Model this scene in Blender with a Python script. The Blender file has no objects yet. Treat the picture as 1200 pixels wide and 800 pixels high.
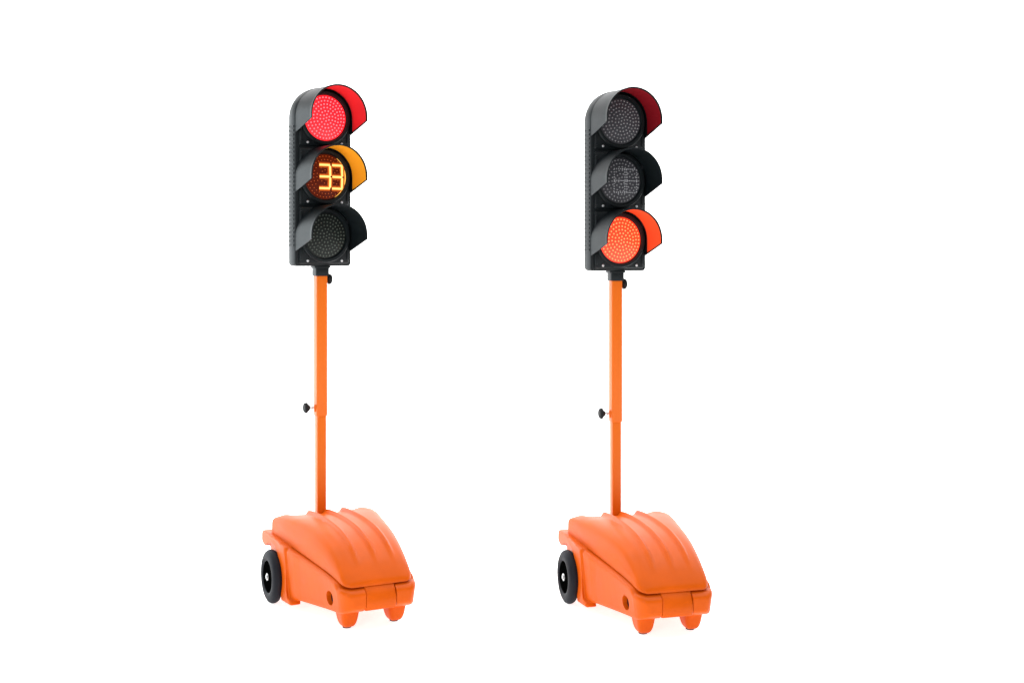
import bpy, bmesh, math, random
from mathutils import Vector, Matrix
random.seed(4)
SC = bpy.context.scene
COL = SC.collection
PI = math.pi

# ------------------------------------------------------------ camera
F_PX, U0, V0, CAM_H = 1520.0, 680.0, 300.0, 1.55
cam_d = bpy.data.cameras.new('camera')
cam = bpy.data.objects.new('camera', cam_d); COL.objects.link(cam)
cam.location = (0, 0, CAM_H); cam.rotation_euler = (PI/2, 0, 0)
cam_d.sensor_width = 36; cam_d.lens = F_PX/1200*36
cam_d.shift_x = (600-U0)/1200; cam_d.shift_y = (V0-400)/1200
cam_d.clip_start = 0.05; cam_d.clip_end = 200
SC.camera = cam

# ------------------------------------------------------------ world
w = bpy.data.worlds.new('World'); SC.world = w; w.use_nodes = True
bg = w.node_tree.nodes['Background']
bg.inputs['Color'].default_value = (1, 1, 1, 1); bg.inputs['Strength'].default_value = 0.28

# ------------------------------------------------------------ studio lamps
def area(name, loc, target, sx, sy, power, color=(1, 1, 1)):
    l = bpy.data.lights.new(name, 'AREA'); l.shape = 'RECTANGLE'; l.size = sx; l.size_y = sy
    l.energy = power; l.color = color
    o = bpy.data.objects.new(name, l); COL.objects.link(o); o.location = loc
    o.rotation_euler = (Vector(target)-Vector(loc)).to_track_quat('-Z', 'Y').to_euler()
    return o
area('top_softbox', (0, 6.0, 5.2), (0, 6.0, 0), 9, 7, 350)
area('left_softbox', (-5.2, 7.6, 1.7), (0, 5.8, 1.2), 4.5, 3.6, 150, (0.86, 0.96, 1.0))
area('front_softbox', (-2.6, -1.0, 2.6), (0, 6.0, 0.9), 3.0, 2.2, 165)
area('backdrop_light', (0, 7.4, 4.9), (0, 10.5, 1.2), 9, 1.0, 300)
SC.view_settings.view_transform = 'Standard'; SC.view_settings.look = 'None'
SC.view_settings.exposure = 0; SC.view_settings.gamma = 1

# ------------------------------------------------------------ materials
def mat(name, col, rough=0.5, spec=0.5, metal=0.0, emit=None, estr=1.0, bump=0.0, bscale=200, mottle=0.0, coat=0.0, rvar=0.0):
    m = bpy.data.materials.new(name); m.use_nodes = True
    nt = m.node_tree; b = nt.nodes['Principled BSDF']
    b.inputs['Base Color'].default_value = (*col, 1)
    b.inputs['Roughness'].default_value = rough
    b.inputs['Specular IOR Level'].default_value = spec
    b.inputs['Metallic'].default_value = metal
    b.inputs['Coat Weight'].default_value = coat
    if emit:
        b.inputs['Emission Color'].default_value = (*emit, 1); b.inputs['Emission Strength'].default_value = estr
    tc = nt.nodes.new('ShaderNodeTexCoord')
    if bump:
        n = nt.nodes.new('ShaderNodeTexNoise'); n.inputs['Scale'].default_value = bscale; n.inputs['Detail'].default_value = 3
        nt.links.new(tc.outputs['Object'], n.inputs['Vector'])
        bp = nt.nodes.new('ShaderNodeBump'); bp.inputs['Strength'].default_value = bump; bp.inputs['Distance'].default_value = 0.002
        nt.links.new(n.outputs['Fac'], bp.inputs['Height']); nt.links.new(bp.outputs['Normal'], b.inputs['Normal'])
    if mottle:
        n2 = nt.nodes.new('ShaderNodeTexNoise'); n2.inputs['Scale'].default_value = 9; n2.inputs['Detail'].default_value = 5
        nt.links.new(tc.outputs['Object'], n2.inputs['Vector'])
        r = nt.nodes.new('ShaderNodeValToRGB')
        r.color_ramp.elements[0].position = 0.3; r.color_ramp.elements[1].position = 0.7
        r.color_ramp.elements[0].color = (*[c*(1-mottle) for c in col], 1)
        r.color_ramp.elements[1].color = (*[min(1, c*(1+mottle)) for c in col], 1)
        nt.links.new(n2.outputs['Fac'], r.inputs['Fac']); nt.links.new(r.outputs['Color'], b.inputs['Base Color'])
        if rvar:
            mr = nt.nodes.new('ShaderNodeMapRange')
            mr.inputs['To Min'].default_value = rough-rvar; mr.inputs['To Max'].default_value = rough+rvar
            nt.links.new(n2.outputs['Fac'], mr.inputs['Value']); nt.links.new(mr.outputs['Result'], b.inputs['Roughness'])
    return m
M = {}
M['white'] = mat('backlit_white_acrylic', (0.9, 0.9, 0.9), 0.9, 0.1, emit=(1, 1, 1), estr=0.78)  # emission added to floor and sweep to wash out shadows under the bases
M['orange'] = mat('orange_plastic', (0.60, 0.090, 0.002), 0.40, 0.12, bump=0.18, bscale=260, mottle=0.06, rvar=0.06)
M['tube'] = mat('orange_powder_coat', (0.66, 0.128, 0.005), 0.4, 0.25, bump=0.05, bscale=500)
M['black'] = mat('black_plastic', (0.0035, 0.006, 0.0072), 0.46, 0.22, bump=0.12, bscale=400, mottle=0.12, rvar=0.05)
M['inner'] = mat('matt_black_plastic', (0.006, 0.006, 0.007), 0.7, 0.25)
M['rubber'] = mat('black_rubber', (0.010, 0.011, 0.015), 0.6, 0.12, bump=0.3, bscale=300, mottle=0.15)
M['rim'] = mat('rim_plastic', (0.001, 0.001, 0.001), 0.6, 0.0)
M['steel'] = mat('zinc_steel', (0.5, 0.5, 0.5), 0.35, 0.5, metal=1.0, bump=0.05)
M['screw'] = mat('screw_steel', (0.55, 0.56, 0.57), 0.35, 0.5, metal=0.7)
M['hole'] = mat('dark_cavity', (0.02, 0.003, 0.003), 0.7, 0.1)  # dark colour stands for the shade deep inside the corner hole
M['line_red'] = mat('red_lining', (0.62, 0.02, 0.026), 0.55, 0.2)  # red lining, brightened to carry the glow of the lit lamp
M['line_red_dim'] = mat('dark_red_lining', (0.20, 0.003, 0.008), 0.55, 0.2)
M['line_amber'] = mat('amber_lining', (0.85, 0.34, 0.014), 0.5, 0.2)  # glow of the lit amber lamp painted inside its black hood
M['line_orange'] = mat('orange_red_lining', (0.78, 0.08, 0.02), 0.55, 0.2)  # glow of the lit bottom lamp painted inside its black hood
M['l_red'] = mat('red_lens', (0.3, 0.01, 0.01), 0.3, emit=(1, 0.008, 0.016), estr=1.9)
M['d_red'] = mat('red_led', (0.3, 0.02, 0.02), 0.3, emit=(1, 0.115, 0.14), estr=2.4)
M['l_org'] = mat('orange_red_lens', (0.3, 0.03, 0.01), 0.3, emit=(1, 0.03, 0.008), estr=1.9)
M['d_org'] = mat('orange_red_led', (0.3, 0.05, 0.02), 0.3, emit=(1, 0.20, 0.07), estr=2.4)
M['l_amb'] = mat('amber_lens', (0.03, 0.006, 0.003), 0.35, 0.08, emit=(1, 0.08, 0.012), estr=0.075)
M['d_amb'] = mat('amber_led_dim', (0.2, 0.05, 0.01), 0.3, emit=(1, 0.13, 0.01), estr=0.30)
M['glow_amb'] = mat('amber_segment_edge', (0.2, 0.05, 0.01), 0.3, emit=(1, 0.27, 0.015), estr=0.95)  # wider emissive bars imitate the glow around the lit digits
M['seg_amb'] = mat('amber_segment', (0.3, 0.2, 0.05), 0.3, emit=(1, 0.66, 0.20), estr=1.35)
M['halo_amb'] = mat('amber_segment_halo', (0.1, 0.03, 0.01), 0.35, 0.08, emit=(1, 0.13, 0.008), estr=0.33)
M['l_offg'] = mat('clear_grey_lens', (0.045, 0.045, 0.052), 0.35, 0.2, bump=0.2, bscale=150)
M['d_offg'] = mat('grey_led', (0.27, 0.27, 0.28), 0.3, 0.4)
M['seg_off'] = mat('unlit_segment', (0.4, 0.4, 0.42), 0.3, 0.4)
M['l_offd'] = mat('dark_green_lens', (0.010, 0.013, 0.011), 0.35, 0.2)
M['d_offd'] = mat('dark_green_led', (0.085, 0.1, 0.085), 0.3, 0.3)

# ------------------------------------------------------------ mesh helpers
def finish(bm, name, smooth=True, angle=35):
    bmesh.ops.recalc_face_normals(bm, faces=bm.faces)
    me = bpy.data.meshes.new(name); bm.to_mesh(me); bm.free()
    if smooth:
        for p in me.polygons: p.use_smooth = True
        try: me.set_sharp_from_angle(angle=math.radians(angle))
        except Exception: pass
    return me
def box_bm(bm, cx, cy, cz, sx, sy, sz, rot=None, bev=0.0, seg=2):
    g = bmesh.ops.create_cube(bm, size=1)
    vs = g['verts']
    bmesh.ops.scale(bm, vec=(sx, sy, sz), verts=vs)
    if bev:
        es = list({e for v in vs for e in v.link_edges})
        r = bmesh.ops.bevel(bm, geom=es, offset=bev, segments=seg, profile=0.5, affect='EDGES')
        vs = list({v for f in r['faces'] for v in f.verts} | {v for v in vs if v.is_valid})
    if rot: bmesh.ops.rotate(bm, cent=(0, 0, 0), matrix=rot, verts=vs)
    bmesh.ops.translate(bm, vec=(cx, cy, cz), verts=vs)
    return vs
def lathe(bm, prof, axis='X', n=48, center=(0, 0, 0)):
    """prof: (axial, radius) list, revolved round the axis"""
    rings = []
    for a, r in prof:
        ring = []
        for i in range(n):
            t = 2*PI*i/n; c, s = math.cos(t)*r, math.sin(t)*r
            p = {'X': (a, c, s), 'Y': (c, a, s), 'Z': (c, s, a)}[axis]
            ring.append(bm.verts.new((p[0]+center[0], p[1]+center[1], p[2]+center[2])))
        rings.append(ring)
    fs = []
    for k in range(len(rings)-1):
        for i in range(n):
            fs.append(bm.faces.new((rings[k][i], rings[k][(i+1) % n], rings[k+1][(i+1) % n], rings[k+1][i])))
    fs.append(bm.faces.new(rings[0])); fs.append(bm.faces.new(rings[-1][::-1]))
    return fs
def interp(tab, x):
    if x <= tab[0][0]: return tab[0][1]
    for k in range(len(tab)-1):
        x0, y0 = tab[k]; x1, y1 = tab[k+1]
        if x <= x1:
            # Catmull-Rom style smooth interpolation
            ym = tab[k-1][1] if k > 0 else y0-(y1-y0)
            xm = tab[k-1][0] if k > 0 else x0-(x1-x0)
            yp = tab[k+2][1] if k+2 < len(tab) else y1+(y1-y0)
            xp = tab[k+2][0] if k+2 < len(tab) else x1+(x1-x0)
            m0 = (y1-ym)/(x1-xm)*(x1-x0); m1 = (yp-y0)/(xp-x0)*(x1-x0)
            t = (x-x0)/(x1-x0)
            return (2*t**3-3*t*t+1)*y0+(t**3-2*t*t+t)*m0+(-2*t**3+3*t*t)*y1+(t**3-t*t)*m1
    return tab[-1][1]
def bake(me, mods):
    """apply modifiers to a mesh datablock without bpy.ops"""
    o = bpy.data.objects.new('tmp', me); COL.objects.link(o)
    for typ, kw in mods:
        m = o.modifiers.new(typ, typ)
        for k, v in kw.items(): setattr(m, k, v)
    dg = bpy.context.evaluated_depsgraph_get(); dg.update()
    r = bpy.data.meshes.new_from_object(o.evaluated_get(dg))
    bpy.data.objects.remove(o)
    for p in r.polygons: p.use_smooth = True
    return r
def sstep(a, b, x):
    t = max(0, min(1, (x-a)/(b-a))); return t*t*(3-2*t)

# local frame of a unit: X = across, -Y = forward (F), Z up. Pole at the origin.
# ------------------------------------------------------------ base: lid
LID_W = [(0.0, .243), (.2, .228), (.4, .203), (.6, .173), (.7, .159), (.79, .149)]
LID_LO = [(0.0, .296), (.2, .280), (.4, .257), (.55, .236), (.66, .218), (.79, .186)]
LID_HI = [(0.0, .358), (.1, .371), (.22, .379), (.37, .377), (.5, .362), (.61, .328), (.7, .276), (.785, .199)]
RIBS = (-.068, .015, .092)
def lid_mesh():
    bm = bmesh.new(); F0, F1 = .026, .773
    nF, nS = 110, 150; secs = []
    for i in range(nF+1):
        t = i/nF; F = F0+(F1-F0)*t
        sh = 1.0
        d = min((F-F0)/.018, (F1-F)/.03, 1.0)
        rnd = math.sqrt(max(0, 1-(1-d)**2))
        wd = interp(LID_W, F)-.006*(1-rnd)
        # front corners rounded in plan
        if F > .715: wd -= .030*(1-math.sqrt(max(0, 1-((F-.715)/(F1-.715+.004))**2)))
        lo = interp(LID_LO, F); hi = interp(LID_HI, F)-.006*(1-rnd)
        hi = max(hi, lo+.010)
        ring = []
        nn = 4.6+15.4*math.exp(-(F/.16)**1.5); mm = 3.0+5*math.exp(-(F/.12)**1.5)
        ts = math.acos(.86**(nn/2)); side = []
        for j in range(26):
            a = ts*(j/25)**1.7; side.append((math.cos(a)**(2/nn), math.sin(a)**(2/mm)))
        mid = []
        for j in range(1, 120):
            u = .86-1.72*j/120; mid.append((u, (1-abs(u)**nn)**(1/mm)))
        for uu, s in side+mid+[(-a, b) for a, b in side[::-1]]:
            L = wd*uu
            z = lo+(hi-lo)*s
            u = L/wd
            # moulded ribs
            rb = 0
            for rl in RIBS:
                cx = rl-.005*F
                q = (L-cx)
                wdt = .0105
                rb += math.exp(-(q/wdt)**2)
            amp = .019*(1-sstep(.62, .735, F))*(1-.25*sstep(.04, .25, F))
            z += rb*amp*sstep(.25, .7, s)
            z -= .006*math.exp(-((L-.02)/.12)**4)*(1-sstep(.5, .72, F))*sstep(.25, .7, s)
            # raised ears at the rear corners
            z += .006*math.exp(-((abs(L)-.18)/.024)**2)*(1-sstep(.05, .18, F))
            ring.append((L, -F, z))
        ring.append((-wd+.006, -F, lo-.002)); 
        ring.append((wd-.006, -F, lo-.002))
        secs.append([bm.verts.new(p) for p in ring])
    m = len(secs[0])
    for k in range(nF):
        for j in range(m):
            bm.faces.new((secs[k][j], secs[k][(j+1) % m], secs[k+1][(j+1) % m], secs[k+1][j]))
    bm.faces.new(secs[0]); bm.faces.new(secs[-1][::-1])
    me = finish(bm, 'lid', angle=50)
    return me
# tongue of the lid in the middle of the front
def tongue_mesh():
    bm = bmesh.new(); hw = .0655
    prof = [(F+.025, z) for F, z in [(.69, .212), (.715, .203), (.738, .191), (.757, .176), (.770, .155), (.777, .13), (.777, .108), (.770, .094), (.755, .0885), (.72, .0885), (.69, .0885)]]
    xs = [-hw, -hw+.002, -hw+.006, hw-.006, hw-.002, hw]
    ins = [.006, .002, 0, 0, .002, .006]
    rows = []
    for x, i_ in zip(xs, ins):
        rows.append([bm.verts.new((x, -(F-i_), z+(-i_*.5 if z > .15 else i_*.3))) for F, z in prof])
    for a in range(len(xs)-1):
        for k in range(len(prof)-1):
            bm.faces.new((rows[a][k], rows[a][k+1], rows[a+1][k+1], rows[a+1][k]))
        bm.faces.new((rows[a][-1], rows[a][0], rows[a+1][0], rows[a+1][-1]))
    bm.faces.new(rows[0]); bm.faces.new(rows[-1][::-1])
    return finish(bm, 'lid_tongue', angle=40)

# ------------------------------------------------------------ base: body
BODY_W = [(-.06, .225), (.0, .235), (.2, .238), (.3, .246), (.4, .225), (.6, .189), (.7, .176), (.795, .168)]
BODY_B = [(-.06, .07), (.1, .06), (.3, .052), (.4, .056), (.6, .068), (.74, .078), (.795, .090)]
def body_mesh():
    bm = bmesh.new()
    stations = [-.055, -.05, -.03, 0, .05, .1, .15, .2, .25, .3, .35, .4, .45, .5, .55, .6, .64, .68, .71, .735, .755, .77, .78, .787, .793, .797]
    secs = []
    for F in stations:
        wd = interp(BODY_W, F); zb = interp(BODY_B, F); zt = interp(LID_LO, F)-.004
        if F < -.03: q = 1-(F+.055)/.025*1.0; wd -= .012*q; zt -= .006*q; zb += .01*q
        if F > .725:
            q = (F-.725)/(.797-.725); k = 1-math.sqrt(max(0, 1-q*q))
            wd -= .040*k; zb += .020*k; zt = min(zt, .186)-.022*k
        r = .014; pts = []
        # rounded-rect section with a draft: narrower at the bottom
        wt, wb = wd, wd-.010
        def arc(cx, cz, a0, a1):
            for i in range(6):
                a = a0+(a1-a0)*i/5; pts.append((cx+r*math.cos(a), -F, cz+r*math.sin(a)))
        arc(wt-r, zt-r, 0, PI/2); arc(-wt+r, zt-r, PI/2, PI); arc(-wb+r, zb+r, PI, 1.5*PI); arc(wb-r, zb+r, 1.5*PI, 2*PI)
        secs.append([bm.verts.new(p) for p in pts])
    m = len(secs[0])
    for k in range(len(secs)-1):
        for j in range(m):
            bm.faces.new((secs[k][j], secs[k][(j+1) % m], secs[k+1][(j+1) % m], secs[k+1][j]))
    bm.faces.new(secs[0]); bm.faces.new(secs[-1][::-1])
    # wheel arch fenders
    prof = [(-.052, .291), (-.066, .282), (-.070, .245), (-.058, .232), (-.02, .222), (.0, .236), (.06, .256), (.13, .258), (.185, .235), (.212, .19), (.225, .12), (.226, .036), (.232, .030),
            (.335, .030), (.345, .036), (.335, .048), (.300, .060), (.290, .085), (.288, .20), (.275, .272), (.2, .282), (.05, .292)]
    for sgn in (-1, 1):
        a = [bm.verts.new((sgn*.20, -F, z)) for F, z in prof]
        b = [bm.verts.new((sgn*(.260-.08*max(0, F-.2)), -F, z)) for F, z in prof]
        n = len(prof)
        for j in range(n): bm.faces.new((a[j], a[(j+1) % n], b[(j+1) % n], b[j]))
        bm.faces.new(a[::-1]); fb = bm.faces.new(b)
        bmesh.ops.bevel(bm, geom=list(fb.edges), offset=.009, segments=3, profile=.5, affect='EDGES')
    # front feet: rounded lugs
    for sgn in (-1, 1):
        g = bmesh.ops.create_uvsphere(bm, u_segments=32, v_segments=20, radius=1)['verts']
        for v in g:
            x, y, z = v.co
            ex = lambda q, p: math.copysign(abs(q)**p, q)
            zz = ex(z, .62)
            tp = 1-.22*max(0, -zz)
            v.co = (sgn*.104+ex(x, .42)*.040*tp, -.668+ex(y, .42)*.055*tp, .070+zz*.065)
    bmesh.ops.recalc_face_normals(bm, faces=bm.faces)
    me = bpy.data.meshes.new('b0'); bm.to_mesh(me); bm.free()
    # round hole through the front corners + channel for the tongue
    cut = bmesh.new()
    for sgn in (-1, 1):
        d = Vector((sgn*math.cos(math.radians(14)), -math.sin(math.radians(14)), 0))
        c = Vector((sgn*.175, -.655, .128))
        mtx = Matrix.Translation(c) @ d.to_track_quat('Z', 'Y').to_matrix().to_4x4()
        bmesh.ops.create_cone(cut, cap_ends=True, segments=40, radius1=.022, radius2=.040, depth=.085, matrix=mtx)
    vs = box_bm(cut, 0, -.805, .15, .1345, .16, .30)
    mc = bpy.data.meshes.new('c0'); cut.to_mesh(mc); cut.free()
    co = bpy.data.objects.new('cutter', mc); COL.objects.link(co)
    r = bake(me, [('REMESH', dict(mode='VOXEL', voxel_size=.0034, use_smooth_shade=True)),
                  ('SMOOTH', dict(factor=.5, iterations=14)),
                  ('BOOLEAN', dict(object=co, operation='DIFFERENCE', solver='FAST'))])
    bpy.data.objects.remove(co)
    r.set_sharp_from_angle(angle=math.radians(40))
    return r

# ------------------------------------------------------------ signal head
HW = .1435; Z_RED, Z_AMB, Z_GRN = 2.190, 1.9175, 1.645; Z_BOT = 1.503
def housing_mesh():
    bm = bmesh.new()
    pts = []
    for i in range(33):
        a = PI*i/32; pts.append((HW*math.cos(a), Z_RED+HW*math.sin(a)))
    r = .014
    for i in range(5):
        a = PI+PI/2*i/4; pts.append((-HW+r+r*math.cos(a), Z_BOT+r+r*math.sin(a)))
    for i in range(5):
        a = 1.5*PI+PI/2*i/4; pts.append((HW-r+r*math.cos(a), Z_BOT+r+r*math.sin(a)))
    cz = (Z_RED+Z_BOT)/2
    layers = [(.058, .90, .965), (.05, .95, .985), (.035, .985, .996), (.01, 1, 1), (-.022, 1, 1), (-.028, .985, .995), (-.030, .96, .985)]
    secs = [[bm.verts.new((x*sx, y, cz+(z-cz)*sz)) for x, z in pts] for y, sx, sz in layers]
    n = len(pts)
    for k in range(len(secs)-1):
        for j in range(n):
            bm.faces.new((secs[k][j], secs[k][(j+1) % n], secs[k+1][(j+1) % n], secs[k+1][j]))
    bm.faces.new(secs[0]); bm.faces.new(secs[-1][::-1])
    # cooling ridges down both sides
    z = 1.60
    while z < 2.16:
        for s in (-1, 1): box_bm(bm, s*(HW+.0005), .006, z, .006, .050, .010, bev=.0015, seg=1)
        z += .0195
    return finish(bm, 'housing')
def door_mesh(top=False):
    """front door of one section, centred on the lens"""
    bm = bmesh.new()
    if top:
        hb = .131; r = .010; pts = [(.128*math.cos(PI*i/40), .131*math.sin(PI*i/40)) for i in range(41)]
        pts += [(-.126+r*math.cos(PI+PI/2*i/4)+r-.002, -hb+r+r*math.sin(PI+PI/2*i/4)) for i in range(5)]
        pts += [(.126-r+.002+r*math.cos(1.5*PI+PI/2*i/4)-.002, -hb+r+r*math.sin(1.5*PI+PI/2*i/4)) for i in range(5)]
        secs = [[bm.verts.new((x*k, y, z*k)) for x, z in pts] for y, k in ((-.026, 1), (-.037, 1), (-.041, .985), (-.043, .955))]
        n = len(pts)
        for a in range(3):
            for j in range(n): bm.faces.new((secs[a][j], secs[a][(j+1) % n], secs[a+1][(j+1) % n], secs[a+1][j]))
        bm.faces.new(secs[0]); bm.faces.new(secs[-1][::-1])
    else:
        box_bm(bm, 0, -.034, 0, .252, .018, .262, bev=.008, seg=3)
    # raised ring round the lens
    lathe(bm, [(-.036, .128), (-.052, .126), (-.056, .122), (-.056, .110), (-.048, .106), (-.040, .105)], 'Y', 64)
    # hinge pad on the left and latch pads on the right
    for s in (-1, 1):
        for zz in ((-.085,) if top else (-.085, .085)):
            box_bm(bm, s*.119, -.041, zz, .014, .012, .055, bev=.004)
    return finish(bm, 'door')
def screw_mesh():
    bm = bmesh.new()
    lathe(bm, [(0, .0058), (-.003, .0058), (-.0052, .0035)], 'Y', 16)
    return finish(bm, 'screw')
VF0, VF1 = .029, .190           # visor from / to (forward)
def visor_half(F):              # angle below horizontal of the lower edge
    t = (F-VF0)/(VF1-VF0); return math.radians(-30+23*t)
def arc_pt(R, a):              # round on top, straight down at the sides
    if a < 0: return (R, -R*math.sin(-a)*1.02)
    if a > PI: return (-R, -R*math.sin(a-PI)*1.02)
    return (R*math.cos(a), R*math.sin(a))
def visor_mesh():
    bm = bmesh.new(); n = 56; rows = []
    R = .1410; th = .0045
    Fs = [VF0, VF0+.02, .08, .11, .14, .165, .182, VF1-.003, VF1]
    for F in Fs:
        a0 = visor_half(F); a1 = PI-a0
        flare = .0015 if F > .182 else 0
        rows.append(([(bm.verts.new((arc_pt(R+flare, a0+(a1-a0)*i/n)[0], -F, arc_pt(R+flare, a0+(a1-a0)*i/n)[1]))) for i in range(n+1)],
                     [(bm.verts.new((arc_pt(R-th, a0+(a1-a0)*i/n)[0], -F, arc_pt(R, a0+(a1-a0)*i/n)[1] if a0+(a1-a0)*i/n < 0 or a0+(a1-a0)*i/n > PI else arc_pt(R-th, a0+(a1-a0)*i/n)[1]))) for i in range(n+1)]))
    for k in range(len(rows)-1):
        o0, i0 = rows[k]; o1, i1 = rows[k+1]
        for j in range(n):
            bm.faces.new((o0[j], o0[j+1], o1[j+1], o1[j])); bm.faces.new((i0[j+1], i0[j], i1[j], i1[j+1]))
        for j in (0, n): bm.faces.new((o0[j], o1[j], i1[j], i0[j]))
    for k in (0, -1):
        o0, i0 = rows[k]
        for j in range(n): bm.faces.new((o0[j], i0[j], i0[j+1], o0[j+1]))
    return finish(bm, 'visor')
def lining_mesh():
    bm = bmesh.new(); n = 56; R = .1360; rows = []
    for F in (VF0+.029, .09, .12, .15, VF1-.005):
        a0 = visor_half(F)+.03; a1 = PI-a0
        rows.append([[bm.verts.new((arc_pt(R-t, a0+(a1-a0)*i/n)[0], -F, arc_pt(R-t, a0+(a1-a0)*i/n)[1])) for i in range(n+1)] for t in (0, .0008)])
    for k in range(len(rows)-1):
        for j in range(n):
            for t in (0, 1): bm.faces.new((rows[k][t][j], rows[k][t][j+1], rows[k+1][t][j+1], rows[k+1][t][j]))
        for j in (0, n): bm.faces.new((rows[k][0][j], rows[k][1][j], rows[k+1][1][j], rows[k+1][0][j]))
    for k in (0, -1):
        for j in range(n): bm.faces.new((rows[k][0][j], rows[k][0][j+1], rows[k][1][j+1], rows[k][1][j]))
    return finish(bm, 'visor_lining')
LR = .1045
def cap_y(x, z):                # domed lens surface
    r2 = (x*x+z*z)/(LR*LR); return -.047-.012*(1-r2)
def lens_mesh(name, m_base, m_dot, skip=None, dr=.0038):
    bm = bmesh.new()
    prof = [(-.040, LR)]+[(cap_y(LR*k/12, 0), LR*k/12) for k in range(12, 0, -1)]
    lathe(bm, prof, 'Y', 64)
    nb = len(bm.faces)
    for ring in range(0, 7):
        cnt = 1 if ring == 0 else int(round(2*PI*ring/1.02))
        for i in range(cnt):
            a = 2*PI*i/cnt+ring*.37; r = ring*(LR-.007)/6.15
            x, z = r*math.cos(a), r*math.sin(a)
            if skip and skip(x, z): continue
            g = bmesh.ops.create_uvsphere(bm, u_segments=8, v_segments=6, radius=dr)['verts']
            bmesh.ops.translate(bm, vec=(x, cap_y(x, z)-.0005, z), verts=g)
    bm.faces.ensure_lookup_table()
    for f in bm.faces[nb:]: f.material_index = 1
    me = finish(bm, name)
    me.materials.append(M[m_base]); me.materials.append(M[m_dot])
    return me
DX0, DX1, DZ = -.037, .083, .0540   # digit field: three bars, verticals at the right of each digit
DW = (DX1-DX0-.010)/2
def digit_bars(which):
    """segments of the two digits; which = '33' or '88'"""
    out = []
    for q, ch in enumerate(which):
        x0 = DX0+q*(DW+.010); x1 = x0+DW
        for z in (-DZ, 0, DZ): out.append((x0+.002, z, x1, z))
        for za, zb in ((-DZ, 0), (0, DZ)): out.append((x1, za+.004, x1, zb-.004))
        if ch == '8':
            for za, zb in ((-DZ, 0), (0, DZ)): out.append((x0, za+.004, x0, zb-.004))
    return out
def bars_mesh(name, which, wdt, lift, m_, leds=False):
    bm = bmesh.new()
    for xa, za, xb, zb in digit_bars(which):
        L = math.hypot(xb-xa, zb-za); n = 7
        if leds:
            k = max(2, int(L/.0095))
            for i in range(k+1):
                x = xa+(xb-xa)*i/k; z = za+(zb-za)*i/k
                if math.hypot(x, z) > LR-.006: continue
                g = bmesh.ops.create_uvsphere(bm, u_segments=8, v_segments=6, radius=wdt)['verts']
                bmesh.ops.translate(bm, vec=(x, cap_y(x, z)-lift, z), verts=g)
        else:
            for i in range(n):
                x = xa+(xb-xa)*(i+.5)/n; z = za+(zb-za)*(i+.5)/n
                if math.hypot(x, z) > LR-.003: continue
                dx, dz = (L/n+.0005 if xa != xb else wdt), (L/n+.0005 if za != zb else wdt)
                box_bm(bm, x, cap_y(x, z)-lift, z, dx, .002, dz)
    me = finish(bm, name, smooth=False); me.materials.append(M[m_])
    return me

# ------------------------------------------------------------ pole, knobs, wheels
def tube_mesh(name, a, z0, z1):
    bm = bmesh.new(); box_bm(bm, 0, 0, (z0+z1)/2, a, a, z1-z0, bev=a*.09, seg=3); return finish(bm, name)
def knob_mesh(r=.023, th=.017):
    """axis X, outer face towards -X"""
    bm = bmesh.new()
    lathe(bm, [(-th/2, r*.55), (-th/2-.001, r*.8), (-th/2+.004, r), (th/2-.004, r), (th/2, r*.8), (th/2+.010, r*.42)], 'X', 28)
    for i in range(7):
        a = 2*PI*i/7; box_bm(bm, 0, math.cos(a)*r*.96, math.sin(a)*r*.96, th*.8, .006, .006, rot=None, bev=.001, seg=1)
    return finish(bm, 'knob')
def stem_mesh(l):
    bm = bmesh.new(); lathe(bm, [(-l/2, .0042), (l/2, .0042)], 'X', 14)
    lathe(bm, [(l/2-.009, .0085), (l/2-.004, .0085)], 'X', 6)
    return finish(bm, 'stem')
WR, WW = .1185, .046
def tyre_mesh():
    bm = bmesh.new(); r1 = WR; r0 = .070
    prof = [(-WW/2+.004, r0), (-WW/2, r0+.006), (-WW/2-.002, r0+.018), (-WW/2+.001, r1-.016), (-WW/2+.007, r1-.006), (-WW/2+.016, r1-.001), (0, r1),
            (WW/2-.016, r1-.001), (WW/2-.007, r1-.006), (WW/2-.001, r1-.016), (WW/2+.002, r0+.018), (WW/2, r0+.006), (WW/2-.004, r0)]
    n = 72; rings = []
    for a, r in prof:
        rings.append([bm.verts.new((a, math.cos(2*PI*i/n)*r, math.sin(2*PI*i/n)*r)) for i in range(n)])
    m = len(rings)
    for k in range(m):
        for i in range(n): bm.faces.new((rings[k][i], rings[k][(i+1) % n], rings[(k+1) % m][(i+1) % n], rings[(k+1) % m][i]))
    return finish(bm, 'tyre', angle=30)
def rim_mesh():
    bm = bmesh.new()
    lathe(bm, [(-WW/2+.003, .0705), (-WW/2+.001, .066), (-WW/2+.004, .062), (-WW/2+.020, .058), (WW/2-.014, .058), (WW/2-.002, .066), (WW/2-.004, .0705)], 'X', 48)
    lathe(bm, [(-WW/2+.003, .014), (-WW/2+.002, .019), (-WW/2+.012, .024), (WW/2-.012, .024), (WW/2-.002, .018)], 'X', 28)
    for i in range(5):
        a = 2*PI*i/5
        box_bm(bm, -WW/2+.014, 0, .041, .010, .012, .046, rot=Matrix.Rotation(a, 3, 'X'), bev=.002, seg=1) if False else None
        vs = box_bm(bm, -WW/2+.019, 0, .041, .008, .011, .046, bev=.002, seg=1)
        bmesh.ops.rotate(bm, cent=(0, 0, 0), matrix=Matrix.Rotation(a, 3, 'X'), verts=vs)
    return finish(bm, 'rim')
def axle_mesh():
    bm = bmesh.new()
    lathe(bm, [(-.008, .0045), (-.007, .009), (-.003, .009), (-.003, .0165), (0, .017)], 'X', 20)
    return finish(bm, 'axle_nut')
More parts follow.
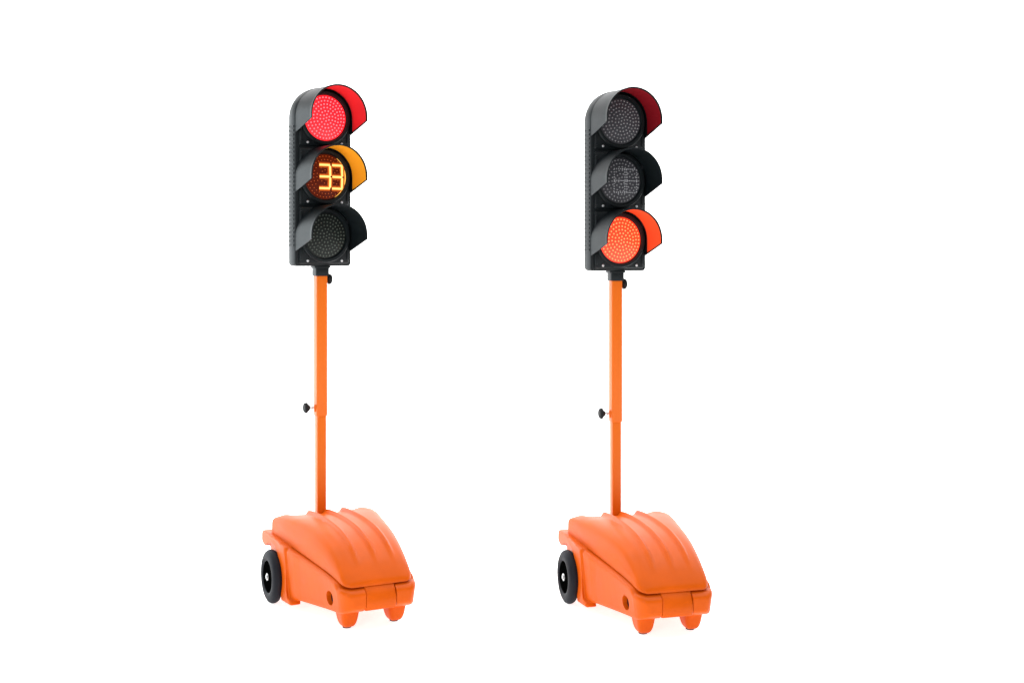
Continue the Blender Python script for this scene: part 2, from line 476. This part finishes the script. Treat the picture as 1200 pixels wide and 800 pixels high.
def pad_mesh():
    bm = bmesh.new(); lathe(bm, [(0, .015), (.002, .019), (.012, .020)], 'Z', 28); return finish(bm, 'rubber_pad')
def socket_mesh():
    bm = bmesh.new(); lathe(bm, [(-.004, .0175), (.0, .0215), (.02, .0215)], 'X', 28); return finish(bm, 'axle_socket')
def collar_mesh():
    bm = bmesh.new()
    box_bm(bm, 0, 0, (1.457+1.506)/2, .063, .063, .049, bev=.004)
    box_bm(bm, 0, 0, 1.499, .074, .066, .010, bev=.002)
    return finish(bm, 'collar')
def sleeve_mesh():
    bm = bmesh.new()
    box_bm(bm, -.0265, 0, .842, .010, .022, .034, bev=.003)
    return finish(bm, 'clamp_boss')

MESH = dict(lid=lid_mesh(), tongue=tongue_mesh(), body=body_mesh(), housing=housing_mesh(), door=door_mesh(), doortop=door_mesh(True), screw=screw_mesh(), visor=visor_mesh(), lining=lining_mesh(),
            knob=knob_mesh(), stem=stem_mesh(.030), tyre=tyre_mesh(), rim=rim_mesh(), axle=axle_mesh(), pad=pad_mesh(), socket=socket_mesh(), collar=collar_mesh(), boss=sleeve_mesh(),
            upper=tube_mesh('upper_tube', .0510, .806, 1.470))
MESH['lower'] = tube_mesh('lower_tube', .0430, .20, .88)
for k, m_ in dict(lid='orange', tongue='orange', body='orange', housing='black', door='black', doortop='black', screw='screw', visor='black', knob='inner', stem='steel', tyre='rubber',
                  rim='rim', axle='steel', pad='rubber', socket='hole', collar='black', boss='tube', lower='tube', upper='tube').items():
    MESH[k].materials.clear(); MESH[k].materials.append(M[m_])
in_digits = lambda x, z: any(min(xa, xb)-.005 < x < max(xa, xb)+.005 and min(za, zb)-.005 < z < max(za, zb)+.005 for xa, za, xb, zb in digit_bars('88'))
LENS = dict(
    red=lens_mesh('lens_red', 'l_red', 'd_red'), org=lens_mesh('lens_orange', 'l_org', 'd_org'),
    amb=lens_mesh('lens_amber', 'l_amb', 'd_amb', in_digits, .0026), offg=lens_mesh('lens_grey', 'l_offg', 'd_offg'),
    offa=lens_mesh('lens_grey_timer', 'l_offg', 'd_offg', in_digits), offd=lens_mesh('lens_dark', 'l_offd', 'd_offd'))
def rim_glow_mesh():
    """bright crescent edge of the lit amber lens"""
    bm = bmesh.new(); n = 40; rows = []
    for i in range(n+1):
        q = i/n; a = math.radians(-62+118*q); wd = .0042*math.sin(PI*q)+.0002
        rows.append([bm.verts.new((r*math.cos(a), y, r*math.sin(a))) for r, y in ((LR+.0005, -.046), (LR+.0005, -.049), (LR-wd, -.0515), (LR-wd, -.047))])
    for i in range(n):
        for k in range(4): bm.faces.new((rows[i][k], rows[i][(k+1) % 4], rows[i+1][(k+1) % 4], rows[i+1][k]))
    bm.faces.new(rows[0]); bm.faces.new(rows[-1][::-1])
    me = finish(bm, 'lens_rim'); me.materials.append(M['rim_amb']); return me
M['rim_amb'] = mat('amber_lens_edge', (0.5, 0.2, 0.02), 0.2, emit=(1, 0.5, 0.09), estr=1.4)  # emissive paint for a reflection on the lens rim
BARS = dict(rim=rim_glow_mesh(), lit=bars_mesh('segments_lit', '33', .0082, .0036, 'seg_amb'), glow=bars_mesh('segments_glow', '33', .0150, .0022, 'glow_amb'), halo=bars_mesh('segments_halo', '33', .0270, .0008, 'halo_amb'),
            off=bars_mesh('segments_off', '88', .0032, .0012, 'seg_off', leds=True))

def ob(name, me, parent, loc=(0, 0, 0), rz=0.0, label=None):
    o = bpy.data.objects.new(name, me); COL.objects.link(o); o.parent = parent
    o.location = loc; o.rotation_euler = (0, 0, rz)
    if label: o['label'] = label
    return o

def unit(u_pix, dist, label, lamps, drop=0.0, head_yaw=9.0):
    t = (u_pix-U0)/F_PX
    # yaw so that the forward axis foreshortens the same way for both units
    th = 0.0
    for k in range(60):
        g = math.sin(th)+t*math.cos(th)-.317; th -= g/(math.cos(th)-t*math.sin(th))
    root = bpy.data.objects.new('portable_traffic_light', None); COL.objects.link(root)
    root.empty_display_size = .2
    root.location = (t*dist, dist, 0); root.rotation_euler = (0, 0, th)
    root['label'] = label; root['category'] = 'traffic light'; root['group'] = 'portable traffic lights on orange wheeled bases'
    # base
    ob('base_body', MESH['body'], root)
    lid = ob('lid', MESH['lid'], root); ob('lid_tongue', MESH['tongue'], lid)
    for s in (-1, 1): ob('rubber_pad', MESH['pad'], root, (s*.104, -.668, 0))
    for s in (-1, 1):
        wl = bpy.data.objects.new('wheel', None); COL.objects.link(wl); wl.parent = root
        wl.location = (s*.268, -.134, WR); wl.rotation_euler = (0, 0, 0 if s < 0 else PI); wl.empty_display_size = .1
        ob('tyre', MESH['tyre'], wl); ob('rim', MESH['rim'], wl); ob('axle_nut', MESH['axle'], wl, (-WW/2+.003, 0, 0))
    for s in (-1, 1): ob('axle_socket', MESH['socket'], root, (s*.157, -.651, .128), 0 if s < 0 else PI)  # added dark disc, painted shade of the hole
    # pole
    ob('lower_tube', MESH['lower'], root)
    up = ob('upper_tube', MESH['upper'], root, (0, 0, -drop))
    ob('clamp_boss', MESH['boss'], up)
    kn = ob('clamp_knob', MESH['knob'], root, (-.070, 0, .846-drop)); ob('stem', MESH['stem'], kn, (.0215, 0, 0))
    kn2 = ob('tube_knob', MESH['knob'], root, (.044, .004, 1.442-drop), PI); ob('stem', MESH['stem'], kn2, (.016, 0, 0))
    ob('collar', MESH['collar'], root, (0, 0, -drop))
    # head
    hy = math.radians(head_yaw); Rh = Matrix.Rotation(hy, 3, 'Z')
    ob('housing', MESH['housing'], root, (0, 0, -drop), hy)
    for zc, (lens, line, dig) in zip((Z_RED, Z_AMB, Z_GRN), lamps):
        p = (0, 0, zc-drop)
        d = ob('door', MESH['doortop' if zc == Z_RED else 'door'], root, p, hy)
        for sx in (-1, 1): 
            ob('screw', MESH['screw'], d, (sx*.087, -.043, -.1165))
        v = ob('visor', MESH['visor'], root, p, hy)
        if line:
            me = MESH['lining'].copy(); me.materials.clear(); me.materials.append(M[line]); ob('visor_lining', me, v)  # coloured shell; lamp glow is in its colour where the lamp is lit
        l = ob('lens', LENS[lens], root, p, hy, {'red': 'lit red lens of led dots', 'org': 'lit orange red lens of led dots', 'amb': 'amber lens lit with the number 33',
               'offg': 'unlit grey lens of led dots', 'offa': 'unlit grey lens with dotted digits', 'offd': 'unlit dark lens of led dots'}[lens])
        if dig == 'lit':
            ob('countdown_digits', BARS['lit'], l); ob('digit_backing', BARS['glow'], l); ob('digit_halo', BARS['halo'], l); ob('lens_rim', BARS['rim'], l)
        elif dig == 'off': ob('countdown_digits', BARS['off'], l)
    return root

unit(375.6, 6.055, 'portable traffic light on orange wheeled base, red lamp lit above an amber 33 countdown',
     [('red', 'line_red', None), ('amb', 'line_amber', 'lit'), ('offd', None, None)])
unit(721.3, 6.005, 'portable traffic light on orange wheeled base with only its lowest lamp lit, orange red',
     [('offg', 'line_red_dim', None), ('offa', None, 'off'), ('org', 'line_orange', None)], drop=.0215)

# ------------------------------------------------------------ white studio sweep
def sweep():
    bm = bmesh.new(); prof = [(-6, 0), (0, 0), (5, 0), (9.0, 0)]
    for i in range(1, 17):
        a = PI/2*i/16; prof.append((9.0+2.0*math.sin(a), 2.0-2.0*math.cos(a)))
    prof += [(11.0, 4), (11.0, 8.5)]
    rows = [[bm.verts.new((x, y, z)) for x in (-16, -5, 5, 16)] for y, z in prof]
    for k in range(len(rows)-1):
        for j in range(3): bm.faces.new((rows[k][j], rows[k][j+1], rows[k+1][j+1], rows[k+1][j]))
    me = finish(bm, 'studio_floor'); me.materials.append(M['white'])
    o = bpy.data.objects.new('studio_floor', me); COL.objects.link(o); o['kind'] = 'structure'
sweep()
